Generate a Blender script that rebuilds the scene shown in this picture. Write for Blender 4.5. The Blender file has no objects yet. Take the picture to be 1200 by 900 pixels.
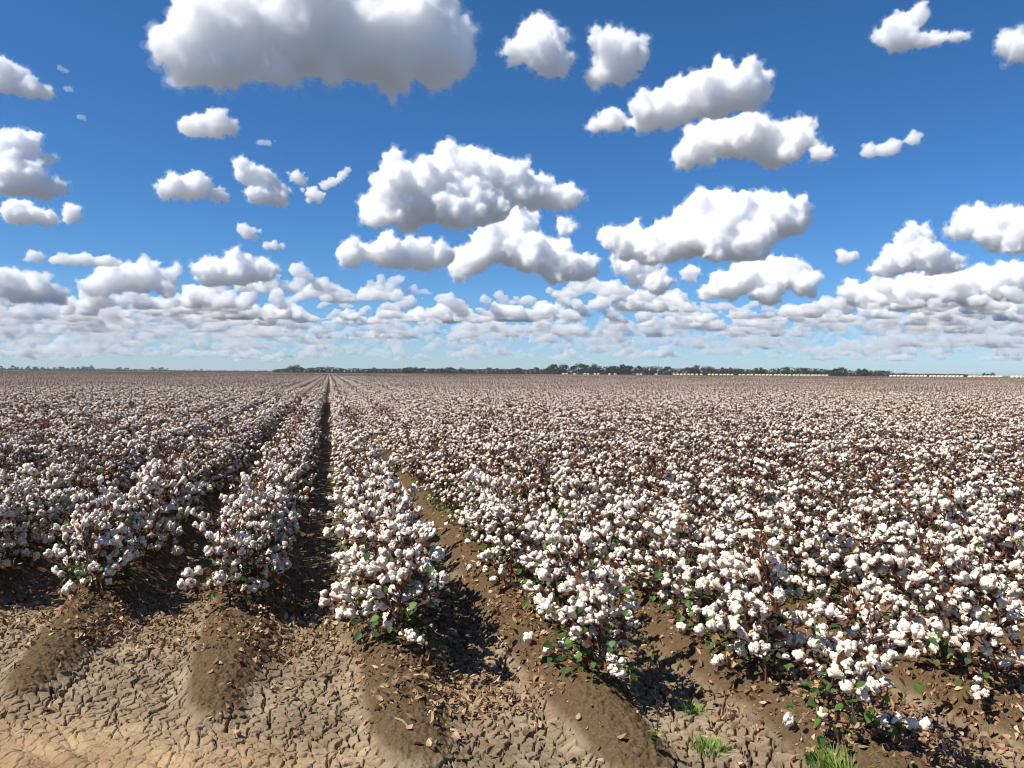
import bpy, bmesh, math, random
import numpy as np
from mathutils import Vector, Matrix

R_ = math.radians
scene = bpy.context.scene
COL = scene.collection
random.seed(7)

# ------------------------------------------------------------------ render / view
scene.view_settings.view_transform = 'Standard'
scene.view_settings.look = 'None'
scene.view_settings.exposure = 0.46
scene.view_settings.gamma = 1.0
cy = scene.cycles
cy.max_bounces = 64
cy.diffuse_bounces = 4
cy.glossy_bounces = 2
cy.transmission_bounces = 4
cy.volume_bounces = 64
cy.transparent_max_bounces = 8
cy.use_denoising = True
cy.filter_width = 1.1
cy.sample_clamp_indirect = 8.0
scene.render.use_persistent_data = False

# ------------------------------------------------------------------ camera
F = 906.0                       # focal length in pixels of the 1200 x 900 photograph
YAW, PITCH, ROLL = R_(13.3), R_(0.82), R_(0.37)
CAMZ = 1.69
cam = bpy.data.cameras.new('camera')
cam.sensor_width = 36.0
cam.lens = F / 1200 * 36
cam.clip_start = 0.05
cam.clip_end = 300000
camo = bpy.data.objects.new('camera', cam)
COL.objects.link(camo)
camo.matrix_world = (Matrix.Translation((0, 0, CAMZ)) @ Matrix.Rotation(-YAW, 4, 'Z')
                     @ Matrix.Rotation(math.pi / 2 - PITCH, 4, 'X') @ Matrix.Rotation(ROLL, 4, 'Z'))
scene.camera = camo
CM = camo.matrix_world.to_3x3()
FWD = (math.sin(YAW), math.cos(YAW))
RGT = (math.cos(YAW), -math.sin(YAW))


def ray(px, py):
    d = CM @ Vector(((px - 600) / F, -(py - 450) / F, -1))
    return d.normalized()


def depth_of(x, y):
    return x * FWD[0] + y * FWD[1]


def side_of(x, y):
    return x * RGT[0] + y * RGT[1]


# ------------------------------------------------------------------ noise
def _hash(xi, yi, zi, seed):
    h = (xi.astype(np.uint32) * np.uint32(374761393) + yi.astype(np.uint32) * np.uint32(668265263)
         + zi.astype(np.uint32) * np.uint32(2246822519) + np.uint32((seed * 3266489917) & 0xffffffff))
    h = (h ^ (h >> np.uint32(13))) * np.uint32(1274126177)
    h = (h ^ (h >> np.uint32(15))) * np.uint32(2654435761)
    return h ^ (h >> np.uint32(16))


_G = np.array([(1, 1, 0), (-1, 1, 0), (1, -1, 0), (-1, -1, 0), (1, 0, 1), (-1, 0, 1), (1, 0, -1), (-1, 0, -1),
               (0, 1, 1), (0, -1, 1), (0, 1, -1), (0, -1, -1), (1, 1, 0), (-1, 1, 0), (0, -1, 1), (0, -1, -1)], dtype=np.float32)


def perlin(x, y, z, seed=0):
    xf, yf, zf = np.floor(x), np.floor(y), np.floor(z)
    xi, yi, zi = xf.astype(np.int64), yf.astype(np.int64), zf.astype(np.int64)
    x, y, z = (x - xf).astype(np.float32), (y - yf).astype(np.float32), (z - zf).astype(np.float32)
    u, v, w = x ** 3 * (x * (x * 6 - 15) + 10), y ** 3 * (y * (y * 6 - 15) + 10), z ** 3 * (z * (z * 6 - 15) + 10)
    out = 0
    for dx in (0, 1):
        for dy in (0, 1):
            for dz in (0, 1):
                g = _G[_hash(xi + dx, yi + dy, zi + dz, seed) & np.uint32(15)]
                d = g[..., 0] * (x - dx) + g[..., 1] * (y - dy) + g[..., 2] * (z - dz)
                out = out + d * (u if dx else 1 - u) * (v if dy else 1 - v) * (w if dz else 1 - w)
    return out


def fbm(x, y, z, octs=4, seed=0, gain=0.5):
    s, a, f = 0, 1.0, 1.0
    for o in range(octs):
        s = s + a * perlin(x * f, y * f, z * f, seed + o)
        a *= gain
        f *= 2.03
    return s


def sstep(a, b, x):
    t = np.clip((x - a) / (b - a), 0, 1)
    return t * t * (3 - 2 * t)


# ------------------------------------------------------------------ materials
def mat(name):
    m = bpy.data.materials.new(name)
    m.use_nodes = True
    nt = m.node_tree
    b = nt.nodes['Principled BSDF']
    return m, nt, b


def nd(nt, t, **kw):
    n = nt.nodes.new(t)
    for k, v in kw.items():
        setattr(n, k, v)
    return n


def ramp(nt, fac, stops):
    r = nd(nt, 'ShaderNodeValToRGB')
    e = r.color_ramp.elements
    while len(e) < len(stops):
        e.new(0.5)
    for i, (p, c) in enumerate(stops):
        e[i].position = p
        e[i].color = (*c, 1)
    nt.links.new(fac, r.inputs[0])
    return r.outputs[0]


def island_mat(name, stops, rough=0.9, transl=0.0, bump=None, spec=0.2):
    m, nt, b = mat(name)
    g = nd(nt, 'ShaderNodeNewGeometry')
    c = ramp(nt, g.outputs['Random Per Island'], stops)
    nt.links.new(c, b.inputs['Base Color'])
    b.inputs['Roughness'].default_value = rough
    b.inputs['Specular IOR Level'].default_value = spec
    if bump:
        tc = nd(nt, 'ShaderNodeTexCoord')
        n = nd(nt, 'ShaderNodeTexNoise')
        n.inputs['Scale'].default_value = bump[0]
        n.inputs['Detail'].default_value = 4
        nt.links.new(tc.outputs['Object'], n.inputs['Vector'])
        bp = nd(nt, 'ShaderNodeBump')
        bp.inputs['Strength'].default_value = bump[1]
        bp.inputs['Distance'].default_value = bump[2]
        nt.links.new(n.outputs['Fac'], bp.inputs['Height'])
        nt.links.new(bp.outputs['Normal'], b.inputs['Normal'])
    if transl:
        t = nd(nt, 'ShaderNodeBsdfTranslucent')
        nt.links.new(c, t.inputs['Color'])
        mx = nd(nt, 'ShaderNodeMixShader')
        mx.inputs[0].default_value = transl
        nt.links.new(b.outputs[0], mx.inputs[1])
        nt.links.new(t.outputs[0], mx.inputs[2])
        nt.links.new(mx.outputs[0], nt.nodes['Material Output'].inputs['Surface'])
    return m


M_COTTON = island_mat('cotton_lint', [(0, (0.55, 0.41, 0.32)), (0.2, (0.69, 0.58, 0.475)), (0.65, (0.77, 0.675, 0.57)), (1, (0.80, 0.74, 0.65))],
                      rough=1.0, bump=(170, 0.6, 0.006), spec=0.0)
M_BURR = island_mat('boll_burr', [(0, (0.08, 0.03, 0.019)), (0.5, (0.16, 0.07, 0.04)), (1, (0.28, 0.145, 0.085))])
M_STEM = island_mat('cotton_stem', [(0, (0.055, 0.024, 0.02)), (0.6, (0.10, 0.042, 0.034)), (1, (0.17, 0.08, 0.06))], rough=0.7)
M_DRY = island_mat('dry_leaf', [(0, (0.075, 0.028, 0.017)), (0.5, (0.15, 0.064, 0.035)), (0.8, (0.27, 0.140, 0.075)), (1, (0.44, 0.28, 0.16))], transl=0.2)
M_LITTER = island_mat('fallen_leaf', [(0, (0.13, 0.06, 0.032)), (0.4, (0.27, 0.155, 0.083)), (0.8, (0.43, 0.28, 0.16)), (1, (0.56, 0.42, 0.27))], transl=0.1)
M_GREEN = island_mat('green_leaf', [(0, (0.030, 0.075, 0.012)), (0.6, (0.065, 0.15, 0.022)), (1, (0.14, 0.22, 0.035))], rough=0.55, transl=0.35, spec=0.4)
M_GRASS = island_mat('grass_blade', [(0, (0.09, 0.19, 0.03)), (0.6, (0.18, 0.33, 0.05)), (0.9, (0.26, 0.40, 0.08)), (1, (0.40, 0.34, 0.16))], rough=0.5, transl=0.35, spec=0.4)
M_TWIG = island_mat('dead_twig', [(0, (0.16, 0.10, 0.06)), (1, (0.42, 0.32, 0.2))])
M_BARK = island_mat('tree_bark', [(0, (0.13, 0.10, 0.08)), (1, (0.26, 0.22, 0.19))])
M_CROWN = island_mat('eucalypt_leaves', [(0, (0.022, 0.036, 0.014)), (0.5, (0.042, 0.062, 0.024)), (1, (0.075, 0.095, 0.04))], transl=0.2)
M_WRAP = island_mat('module_wrap', [(0, (0.62, 0.59, 0.30)), (1, (0.70, 0.67, 0.40))], rough=0.35, spec=0.5)
M_BALE = island_mat('module_cotton', [(0, (0.74, 0.66, 0.56)), (1, (0.82, 0.76, 0.68))], rough=1.0)

# --- soil: crust / loose earth by what the surface is, shade painted into cracks and furrows (attributes made with the mesh)
M_SOIL, nt, b = mat('cracked_soil')
tc = nd(nt, 'ShaderNodeTexCoord')
at = nd(nt, 'ShaderNodeAttribute', attribute_name='crust')
cl = nd(nt, 'ShaderNodeAttribute', attribute_name='cell')
n1 = nd(nt, 'ShaderNodeTexNoise'); n1.inputs['Scale'].default_value = 2.2; n1.inputs['Detail'].default_value = 5
n2 = nd(nt, 'ShaderNodeTexNoise'); n2.inputs['Scale'].default_value = 60; n2.inputs['Detail'].default_value = 5; n2.inputs['Roughness'].default_value = 0.7
for n in (n1, n2):
    nt.links.new(tc.outputs['Object'], n.inputs['Vector'])
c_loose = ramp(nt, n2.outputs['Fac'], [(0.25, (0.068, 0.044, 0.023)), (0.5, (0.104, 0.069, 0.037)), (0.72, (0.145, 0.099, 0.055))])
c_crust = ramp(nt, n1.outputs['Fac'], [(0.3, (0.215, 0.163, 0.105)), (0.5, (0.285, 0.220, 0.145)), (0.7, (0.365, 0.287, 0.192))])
mxc = nd(nt, 'ShaderNodeMix', data_type='RGBA', blend_type='MULTIPLY')
mxc.inputs[0].default_value = 1.0
nt.links.new(c_crust, mxc.inputs[6])
cr = ramp(nt, cl.outputs['Fac'], [(0, (0.72, 0.70, 0.68)), (1, (1.0, 1.0, 1.0))])
nt.links.new(cr, mxc.inputs[7])
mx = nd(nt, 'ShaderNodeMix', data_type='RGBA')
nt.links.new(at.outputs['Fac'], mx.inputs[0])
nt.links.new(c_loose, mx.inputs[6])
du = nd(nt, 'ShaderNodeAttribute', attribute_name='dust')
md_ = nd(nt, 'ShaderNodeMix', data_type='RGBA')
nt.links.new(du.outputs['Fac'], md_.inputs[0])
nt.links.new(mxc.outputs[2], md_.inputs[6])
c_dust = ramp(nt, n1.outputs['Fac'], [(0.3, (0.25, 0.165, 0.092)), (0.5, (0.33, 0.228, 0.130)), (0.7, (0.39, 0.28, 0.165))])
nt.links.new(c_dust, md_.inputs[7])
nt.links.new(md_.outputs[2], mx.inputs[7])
fa = nd(nt, 'ShaderNodeAttribute', attribute_name='far')
mf = nd(nt, 'ShaderNodeMix', data_type='RGBA')
nt.links.new(fa.outputs['Fac'], mf.inputs[0])
nt.links.new(mx.outputs[2], mf.inputs[6])
mf.inputs[7].default_value = (0.105, 0.108, 0.112, 1)        # unseen ground beyond the crop, greyed so its bounce cools the cloud bases
nt.links.new(mf.outputs[2], b.inputs['Base Color'])
b.inputs['Roughness'].default_value = 1.0
b.inputs['Specular IOR Level'].default_value = 0.05
bp = nd(nt, 'ShaderNodeBump'); bp.inputs['Strength'].default_value = 0.6; bp.inputs['Distance'].default_value = 0.008
nt.links.new(n2.outputs['Fac'], bp.inputs['Height'])
nt.links.new(bp.outputs['Normal'], b.inputs['Normal'])


# ------------------------------------------------------------------ mesh helpers
class MB:
    """collects triangle soups with a material slot each and links them as one mesh"""
    def __init__(self):
        self.v, self.f, self.m, self.n = [], [], [], 0

    def add(self, v, f, mi=0):
        v = np.asarray(v, dtype=np.float32).reshape(-1, 3)
        f = np.asarray(f, dtype=np.int32).reshape(-1, 3)
        self.v.append(v)
        self.f.append(f + self.n)
        self.m.append(np.full(len(f), mi, np.int32))
        self.n += len(v)

    def data(self):
        return np.concatenate(self.v), np.concatenate(self.f), np.concatenate(self.m)

    def mesh(self, name, mats, smooth=False):
        v, f, m = self.data()
        return tri_mesh(name, v, f, m, mats, smooth)


def tri_mesh(name, v, f, m, mats, smooth=False):
    me = bpy.data.meshes.new(name)
    me.vertices.add(len(v))
    me.vertices.foreach_set('co', np.ascontiguousarray(v, np.float32).ravel())
    me.loops.add(len(f) * 3)
    me.loops.foreach_set('vertex_index', np.ascontiguousarray(f, np.int32).ravel())
    me.polygons.add(len(f))
    me.polygons.foreach_set('loop_start', np.arange(0, len(f) * 3, 3, dtype=np.int32))
    me.polygons.foreach_set('loop_total', np.full(len(f), 3, np.int32))
    for x in mats:
        me.materials.append(x)
    if m is not None:
        me.polygons.foreach_set('material_index', np.ascontiguousarray(m, np.int32))
    me.update(calc_edges=True)
    me.polygons.foreach_set('use_smooth', np.full(len(f), smooth))
    return me


def obj(name, me, parent=None, loc=None):
    o = bpy.data.objects.new(name, me)
    COL.objects.link(o)
    if parent is not None:
        o.parent = parent
    if loc is not None:
        o.location = loc
    return o


def tag(o, label, cat=None, group=None, kind=None):
    o['label'] = label
    if cat:
        o['category'] = cat
    if group:
        o['group'] = group
    if kind:
        o['kind'] = kind
    return o


def ico(sub):
    bm = bmesh.new()
    bmesh.ops.create_icosphere(bm, subdivisions=sub, radius=1.0)
    v = np.array([x.co for x in bm.verts], np.float32)
    bm.verts.index_update()
    f = np.array([[x.index for x in p.verts] for p in bm.faces], np.int32)
    bm.free()
    return v, f


ICO = {k: ico(k) for k in (1, 2, 3)}


def rot_to(axis, spin=0.0):
    """3x3 that takes +Z to axis"""
    a = Vector(axis).normalized()
    q = Vector((0, 0, 1)).rotation_difference(a)
    return np.array((q.to_matrix() @ Matrix.Rotation(spin, 3, 'Z')), np.float32)


def tube(mb, pts, radii, sides=5, mi=0):
    pts = np.asarray(pts, np.float32)
    n = len(pts)
    vs, fs = [], []
    d = np.gradient(pts, axis=0)
    for i in range(n):
        t = d[i] / (np.linalg.norm(d[i]) + 1e-9)
        a = np.cross(t, (0.31, 0.77, 0.55))
        a /= np.linalg.norm(a) + 1e-9
        c = np.cross(t, a)
        for k in range(sides):
            w = 2 * math.pi * k / sides
            vs.append(pts[i] + radii[i] * (a * math.cos(w) + c * math.sin(w)))
    for i in range(n - 1):
        for k in range(sides):
            p, q = i * sides + k, i * sides + (k + 1) % sides
            fs += [(p, q, q + sides), (p, q + sides, p + sides)]
    top = len(vs)
    vs.append(pts[-1])
    for k in range(sides):
        fs.append(((n - 1) * sides + k, (n - 1) * sides + (k + 1) % sides, top))
    mb.add(vs, fs, mi)


# ------------------------------------------------------------------ clouds
CLOUDM = {}


def cloud_mat(density):
    key = round(density, 5)
    if key in CLOUDM:
        return CLOUDM[key]
    m = bpy.data.materials.new('cloud_vapour')
    m.use_nodes = True
    t = m.node_tree
    t.nodes.remove(t.nodes['Principled BSDF'])
    pv = t.nodes.new('ShaderNodeVolumePrincipled')
    pv.inputs['Color'].default_value = (1, 1, 1, 1)
    pv.inputs['Density'].default_value = density
    pv.inputs['Anisotropy'].default_value = 0.0
    t.links.new(pv.outputs[0], t.nodes['Material Output'].inputs['Volume'])
    m.cycles.homogeneous_volume = True
    CLOUDM[key] = m
    return m


def remesh(me, vox):
    o = bpy.data.objects.new('tmp', me)
    COL.objects.link(o)
    md = o.modifiers.new('r', 'REMESH')
    md.mode = 'VOXEL'
    md.voxel_size = vox
    dg = bpy.context.evaluated_depsgraph_get()
    out = bpy.data.meshes.new_from_object(o.evaluated_get(dg))
    bpy.data.objects.remove(o)
    bpy.data.meshes.remove(me)
    return out


def displace(me, fn):
    n = len(me.vertices)
    co = np.empty(n * 3, np.float32); me.vertices.foreach_get('co', co); co = co.reshape(-1, 3)
    no = np.empty(n * 3, np.float32); me.vertex_normals.foreach_get('vector', no); no = no.reshape(-1, 3)
    co = co + no * fn(co, no)[:, None]
    me.vertices.foreach_set('co', co.ravel().astype(np.float32))
    me.update()


CLOUD_BASE = 1000.0


def cloud(name, lumps, ybase, label, density=0.03, seed=0, dmax=38000, base_flat=0.14, res=150, wisp=1.0, shells=False):
    """lumps are the puffs of the cloud as (x, y, r) seen in the photograph; they get the distance of a cloud whose base lies at CLOUD_BASE"""
    rg = random.Random(seed)
    joined = list(lumps)                              # bridge neighbouring puffs so that a cloud hangs together
    for i, a in enumerate(lumps):
        for c in lumps[i + 1:]:
            if math.hypot(a[0] - c[0], a[1] - c[1]) < (1.45 if a[2] < 12 else 1.15) * (a[2] + c[2]):
                u = rg.uniform(.35, .65)
                joined.append((a[0] + (c[0] - a[0]) * u, a[1] + (c[1] - a[1]) * u + rg.uniform(-.1, .2) * a[2], min(a[2], c[2]) * rg.uniform(.75, .95)))
    if max(l[2] for l in lumps) < 12:                 # ragged shreds hang about the smallest clouds
        for l in list(joined):
            for _ in range(2):
                joined.append((l[0] + rg.uniform(-1.9, 1.9) * l[2], l[1] + rg.uniform(-.7, .5) * l[2], l[2] * rg.uniform(.18, .42)))
        joined = [(l[0], l[1], l[2] * .88) for l in joined]
    lumps = joined
    cxp = sum(l[0] for l in lumps) / len(lumps)
    d0 = ray(cxp, ybase)
    dist = min(CLOUD_BASE / max(d0.z, 1e-3), dmax)
    # local frame: X to the side, Y away, Z up, metres
    org = d0 * dist
    hd = Vector((d0.x, d0.y, 0)).normalized()
    sd = Vector((hd.y, -hd.x, 0))
    v0, f0 = ICO[2]
    mb = MB()
    rmean = sum(l[2] for l in lumps) / len(lumps) * dist / F
    for (px, py, r) in lumps:
        d = ray(px, py)
        R = r * 1.2 * dist / F
        dep = rg.uniform(-0.5, 0.5) * rmean * 1.1 + 0.7 * max(0.0, ybase - py) * dist / F       # the heads stand back from the base
        p = d * ((dist + dep) / (d.dot(d0)))
        q = p - org
        c = np.array((q.dot(sd), q.dot(hd), q.z))
        balls = [(c, R * 0.86)]
        for k in range(12):
            e = np.array((rg.gauss(0, 1), rg.gauss(0, 1), rg.gauss(0.35, 0.8)))
            e /= np.linalg.norm(e)
            r1 = R * rg.uniform(0.28, 0.48)
            c1 = c + e * R * 0.72
            balls.append((c1, r1))
            for j in range(4):
                g = np.array((rg.gauss(0, 1), rg.gauss(0, 1), rg.gauss(0.3, 0.8)))
                g /= np.linalg.norm(g)
                balls.append((c1 + (g * 0.7 + e * 0.5) * r1 * 0.85, r1 * rg.uniform(0.3, 0.55)))
        for cc, rr in balls:
            mb.add(v0 * rr + cc, f0)
    V, Fc, _ = mb.data()
    zb = 0.0
    V[:, 2] = np.where(V[:, 2] < zb, zb + (V[:, 2] - zb) * base_flat, V[:, 2])
    ext = float(max(np.ptp(V[:, 0]), np.ptp(V[:, 2])))
    me = tri_mesh('cloud', V, Fc, None, [])
    vox = ext / (res * 0.6)
    me = remesh(me, vox)
    S = rmean

    def f1(co, no):
        q = co / (0.55 * S) + seed * 7.1
        n = perlin(q[:, 0], q[:, 1], q[:, 2], 5)
        q2 = q * 2.3
        n2 = np.abs(perlin(q2[:, 0], q2[:, 1], q2[:, 2], 6))
        return S * (0.20 * n - 0.16 * (1 - 2 * n2) * 0.5)
    displace(me, f1)
    me = remesh(me, ext / res)

    def f2(shift, rough, fray):
        def f(co, no):
            q = co / (0.22 * S) + seed * 3.3
            n = np.abs(perlin(q[:, 0], q[:, 1], q[:, 2], 8)) - 0.22
            q2 = co / (0.095 * S)
            n2 = np.abs(perlin(q2[:, 0], q2[:, 1], q2[:, 2], 9)) - 0.22
            q3 = co / (0.042 * S)
            n3 = perlin(q3[:, 0], q3[:, 1], q3[:, 2], 10)
            q4 = co / (0.9 * S) + 3.1
            rag = 0.6 + 0.8 * np.clip(perlin(q4[:, 0], q4[:, 1], q4[:, 2], 12) + 0.4, 0, 1)
            low = 0.18 + 0.82 * sstep(-0.7, 0.2, no[:, 2])
            out = rag * (0.20 * n * low + 0.12 * n2 * low * wisp + 0.055 * n3 * wisp * rough) + shift
            if fray:                              # torn fringe: reaches out in places, drawn in elsewhere
                q5 = co / (0.30 * S) + seed * 1.7
                out = out + fray * np.clip(perlin(q5[:, 0], q5[:, 1], q5[:, 2], 14) + 0.5 * perlin(q2[:, 0], q2[:, 1], q2[:, 2], 15) - 0.02, -0.10, 0.55)
            return S * out
        return f
    if not shells:
        displace(me, f2(0, 1, 0))
        me.materials.clear()
        me.materials.append(cloud_mat(density))
    else:                                         # dense heart, thinner body, torn thin fringe: closed shells one inside the other
        acc = MB()
        for k, (sh, ro, fr, de) in enumerate(((-0.075, 1.0, 0.0, 1.0), (-0.02, 1.2, 0.18, 0.28), (0.02, 1.3, 0.56, 0.075)) if wisp < 2 else ((-0.16, 1.2, 0.0, 1.0), (-0.03, 1.8, 0.45, 0.30), (0.05, 2.4, 1.1, 0.08))):
            c = me.copy()
            displace(c, f2(sh, ro, fr))
            if k:
                c = remesh(c, ext / res)
            c.calc_loop_triangles()
            co = np.empty(len(c.vertices) * 3, np.float32); c.vertices.foreach_get('co', co)
            t = np.empty(len(c.loop_triangles) * 3, np.int32); c.loop_triangles.foreach_get('vertices', t)
            acc.add(co, t, k)
            bpy.data.meshes.remove(c)
        bpy.data.meshes.remove(me)
        me = acc.mesh('cloud', [cloud_mat(density), cloud_mat(density * 0.30), cloud_mat(density * 0.075)])
    me.polygons.foreach_set('use_smooth', np.full(len(me.polygons), True))
    o = obj('cloud', me)
    o.matrix_world = Matrix(((sd.x, hd.x, 0, org.x), (sd.y, hd.y, 0, org.y), (0, 0, 1, org.z + CAMZ), (0, 0, 0, 1)))
    if label:
        tag(o, label, 'cloud', 'cumulus clouds in the sky')
    return o


CL = [
    ([(235, 55, 42), (300, 40, 50), (360, 30, 55), (430, 40, 52), (490, 45, 46), (530, 62, 30), (270, 82, 20), (325, 88, 18), (395, 80, 18), (205, 58, 20), (300, -15, 42), (400, -20, 46), (480, 0, 38)], 100,
     'biggest cloud, white with a grey belly, cut by the top of the sky'),
    ([(630, 45, 24), (645, 70, 22), (612, 58, 16)], 88, 'upright cloud joined on the left of a smaller puff'),
    ([(720, 70, 25), (700, 92, 13), (745, 66, 16)], 100, 'small lumpy puff touching the upright cloud on its left'),
    ([(840, 110, 28), (800, 120, 24), (760, 132, 20), (720, 142, 14), (875, 105, 24), (698, 148, 9)], 150, 'long white cloud resting on top of a flat based one'),
    ([(830, 165, 22), (870, 160, 24), (920, 168, 24), (960, 182, 11), (805, 180, 16), (948, 150, 9)], 192, 'flat based cloud just under the long white one'),
    ([(1020, 177, 9), (1045, 174, 9), (1070, 163, 8)], 182, 'thin stretched wisp to the right of the flat based cloud'),
    ([(1075, 20, 11), (1050, 40, 16), (1035, 45, 9), (1095, 50, 9), (1122, 46, 8), (1075, 52, 11)], 55, 'ragged hooked cloud high in the upper right'),
    ([(1185, 52, 13), (1207, 60, 15)], 68, 'small puff cut by the right edge high up'),
    ([(225, 150, 13), (250, 146, 14), (270, 150, 9), (261, 132, 5)], 160, 'small lone puff below the biggest cloud'),
    ([(305, 167, 4), (315, 168, 4)], 171, 'tiny shred between the small puffs'),
    ([(205, 220, 13), (230, 219, 14), (255, 229, 8), (193, 226, 8)], 236, 'round-topped puff at the start of a line of puffs'),
    ([(290, 203, 14), (310, 213, 14), (325, 230, 11), (300, 230, 10)], 240, 'tall puff, taller than wide, second in the line of puffs'),
    ([(347, 206, 7), (353, 212, 7)], 220, 'small round scrap between the tall middle puff and the slanting streak'),
    ([(366, 226, 8), (374, 231, 7), (362, 235, 4)], 240, 'lower broken puff hanging under the slanting streak'),
    ([(381, 218, 6), (390, 214, 6), (400, 206, 6), (408, 199, 4)], 224, 'slanting ragged streak of cloud, last in the line of puffs'),
    ([(284, 268, 7), (290, 274, 8), (299, 279, 5)], 283, 'small round shred under the tall second puff'),
    ([(312, 288, 5), (321, 288, 6), (331, 289, 4)], 293, 'small flat shred lowest under the line of puffs'),
    ([(8, 92, 15), (33, 105, 10), (54, 110, 7)], 116, 'tapering cloud cut by the left edge, second from the top'),
    ([(70, 80, 3), (77, 83, 3)], 86, 'topmost tiny scrap above the right tip of the tapering cloud'),
    ([(93, 137, 3), (98, 138, 3)], 141, 'tiny lone scrap below the tapering cloud'),
    ([(78, 104, 3), (83, 105, 3)], 108, 'tiny scrap just right of the tapering cloud'),
    ([(25, 170, 16), (8, 178, 18), (40, 215, 16), (12, 210, 20), (66, 220, 9), (55, 187, 7)], 228, 'tall stacked cloud cut by the left edge'),
    ([(18, 248, 13), (58, 256, 8), (85, 251, 9), (40, 252, 9)], 265, 'low flat cloud right under the tall stacked one'),
    ([(470, 215, 28), (500, 222, 28), (540, 205, 30), (590, 213, 28), (628, 226, 20), (665, 233, 15), (447, 242, 20), (480, 250, 20), (530, 245, 24), (580, 240, 22), (440, 260, 14), (545, 188, 15)], 268,
     'towering bright cloud at the centre of the sky'),
    ([(410, 299, 16), (450, 296, 18), (490, 299, 18), (520, 300, 14)], 315, 'flat cloud under the left half of the towering one'),
    ([(610, 266, 20), (580, 285, 24), (556, 303, 20), (620, 295, 26), (655, 300, 18), (540, 318, 13), (680, 315, 17), (650, 322, 14), (662, 267, 11)], 330, 'heavy cloud with a dark slanted base under the towering one'),
    ([(830, 252, 26), (870, 257, 26), (910, 255, 26), (937, 246, 13), (800, 276, 25), (770, 287, 23), (735, 285, 20), (845, 285, 24), (880, 290, 18), (713, 275, 11), (825, 233, 12), (890, 236, 12)], 306,
     'second largest heaped cloud, right of centre'),
    ([(750, 316, 19), (770, 330, 16), (730, 310, 13)], 346, 'dark hanging base under the left of the heaped cloud'),
    ([(880, 322, 19), (920, 322, 18), (942, 331, 16), (850, 335, 16), (900, 343, 16), (828, 345, 9), (810, 319, 9)], 356, 'wide flat cloud under the right of the heaped one'),
    ([(1070, 292, 19), (1050, 307, 15), (1095, 306, 15), (1028, 316, 8), (1115, 310, 10)], 324, 'peaked cloud left of the one cut by the right edge'),
    ([(1145, 262, 17), (1170, 272, 20), (1195, 275, 20), (1128, 268, 13), (1212, 270, 18)], 296, 'bright domed cloud cut by the right edge'),
    ([(1000, 346, 13), (1030, 345, 15), (1070, 341, 18), (1110, 340, 18), (1150, 335, 18), (1190, 335, 18), (1060, 356, 12)], 362, 'long layered cloud under the domed one at the right'),
    ([(990, 303, 8), (1001, 300, 6), (984, 296, 5)], 316, 'small detached puff left of the peaked cloud'),
    ([(250, 319, 17), (280, 318, 18), (310, 318, 13)], 334, 'clean oval cloud low on the left with a flat base'),
    ([(38, 300, 7), (44, 303, 6)], 309, 'small puff alone above the left edge bank'),
    ([(62, 305, 5), (75, 304, 7), (88, 306, 6), (100, 304, 8), (113, 307, 6), (127, 307, 7), (138, 309, 4)], 314, 'thin strip of puffs above the low left bank'),
    ([(10, 330, 15), (40, 340, 15), (66, 345, 10), (20, 345, 11)], 356, 'low bank cloud against the left edge'),
    ([(130, 326, 17), (165, 326, 18), (108, 337, 11), (190, 328, 12), (196, 340, 10), (205, 318, 8)], 352, 'broad low bank right of the left edge cloud'),
]
for i, (lumps, yb, lab) in enumerate(CL):
    d = ray(sum(l[0] for l in lumps) / len(lumps), yb)
    dist = CLOUD_BASE / d.z
    small = max(l[2] for l in lumps) < 12
    dens = 0.050 * min(1.0, 4500 / dist) + 0.004
    if small:
        dens *= 0.6
    if 'biggest' in lab:
        dens *= 0.65
    if 'left edge cloud' in lab or 'against the left edge' in lab:
        dens *= 0.4
    if max(l[2] for l in lumps) < 5:
        dens *= 0.5
    cloud('cloud', lumps, yb, lab, density=dens, seed=i + 1, res=100 if small else 200 if len(lumps) < 10 else 250, wisp=2.2 if small else 1.25, shells=True)

# the crowded low band towards the horizon, too many and too merged to count
rs = random.Random(123)


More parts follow.
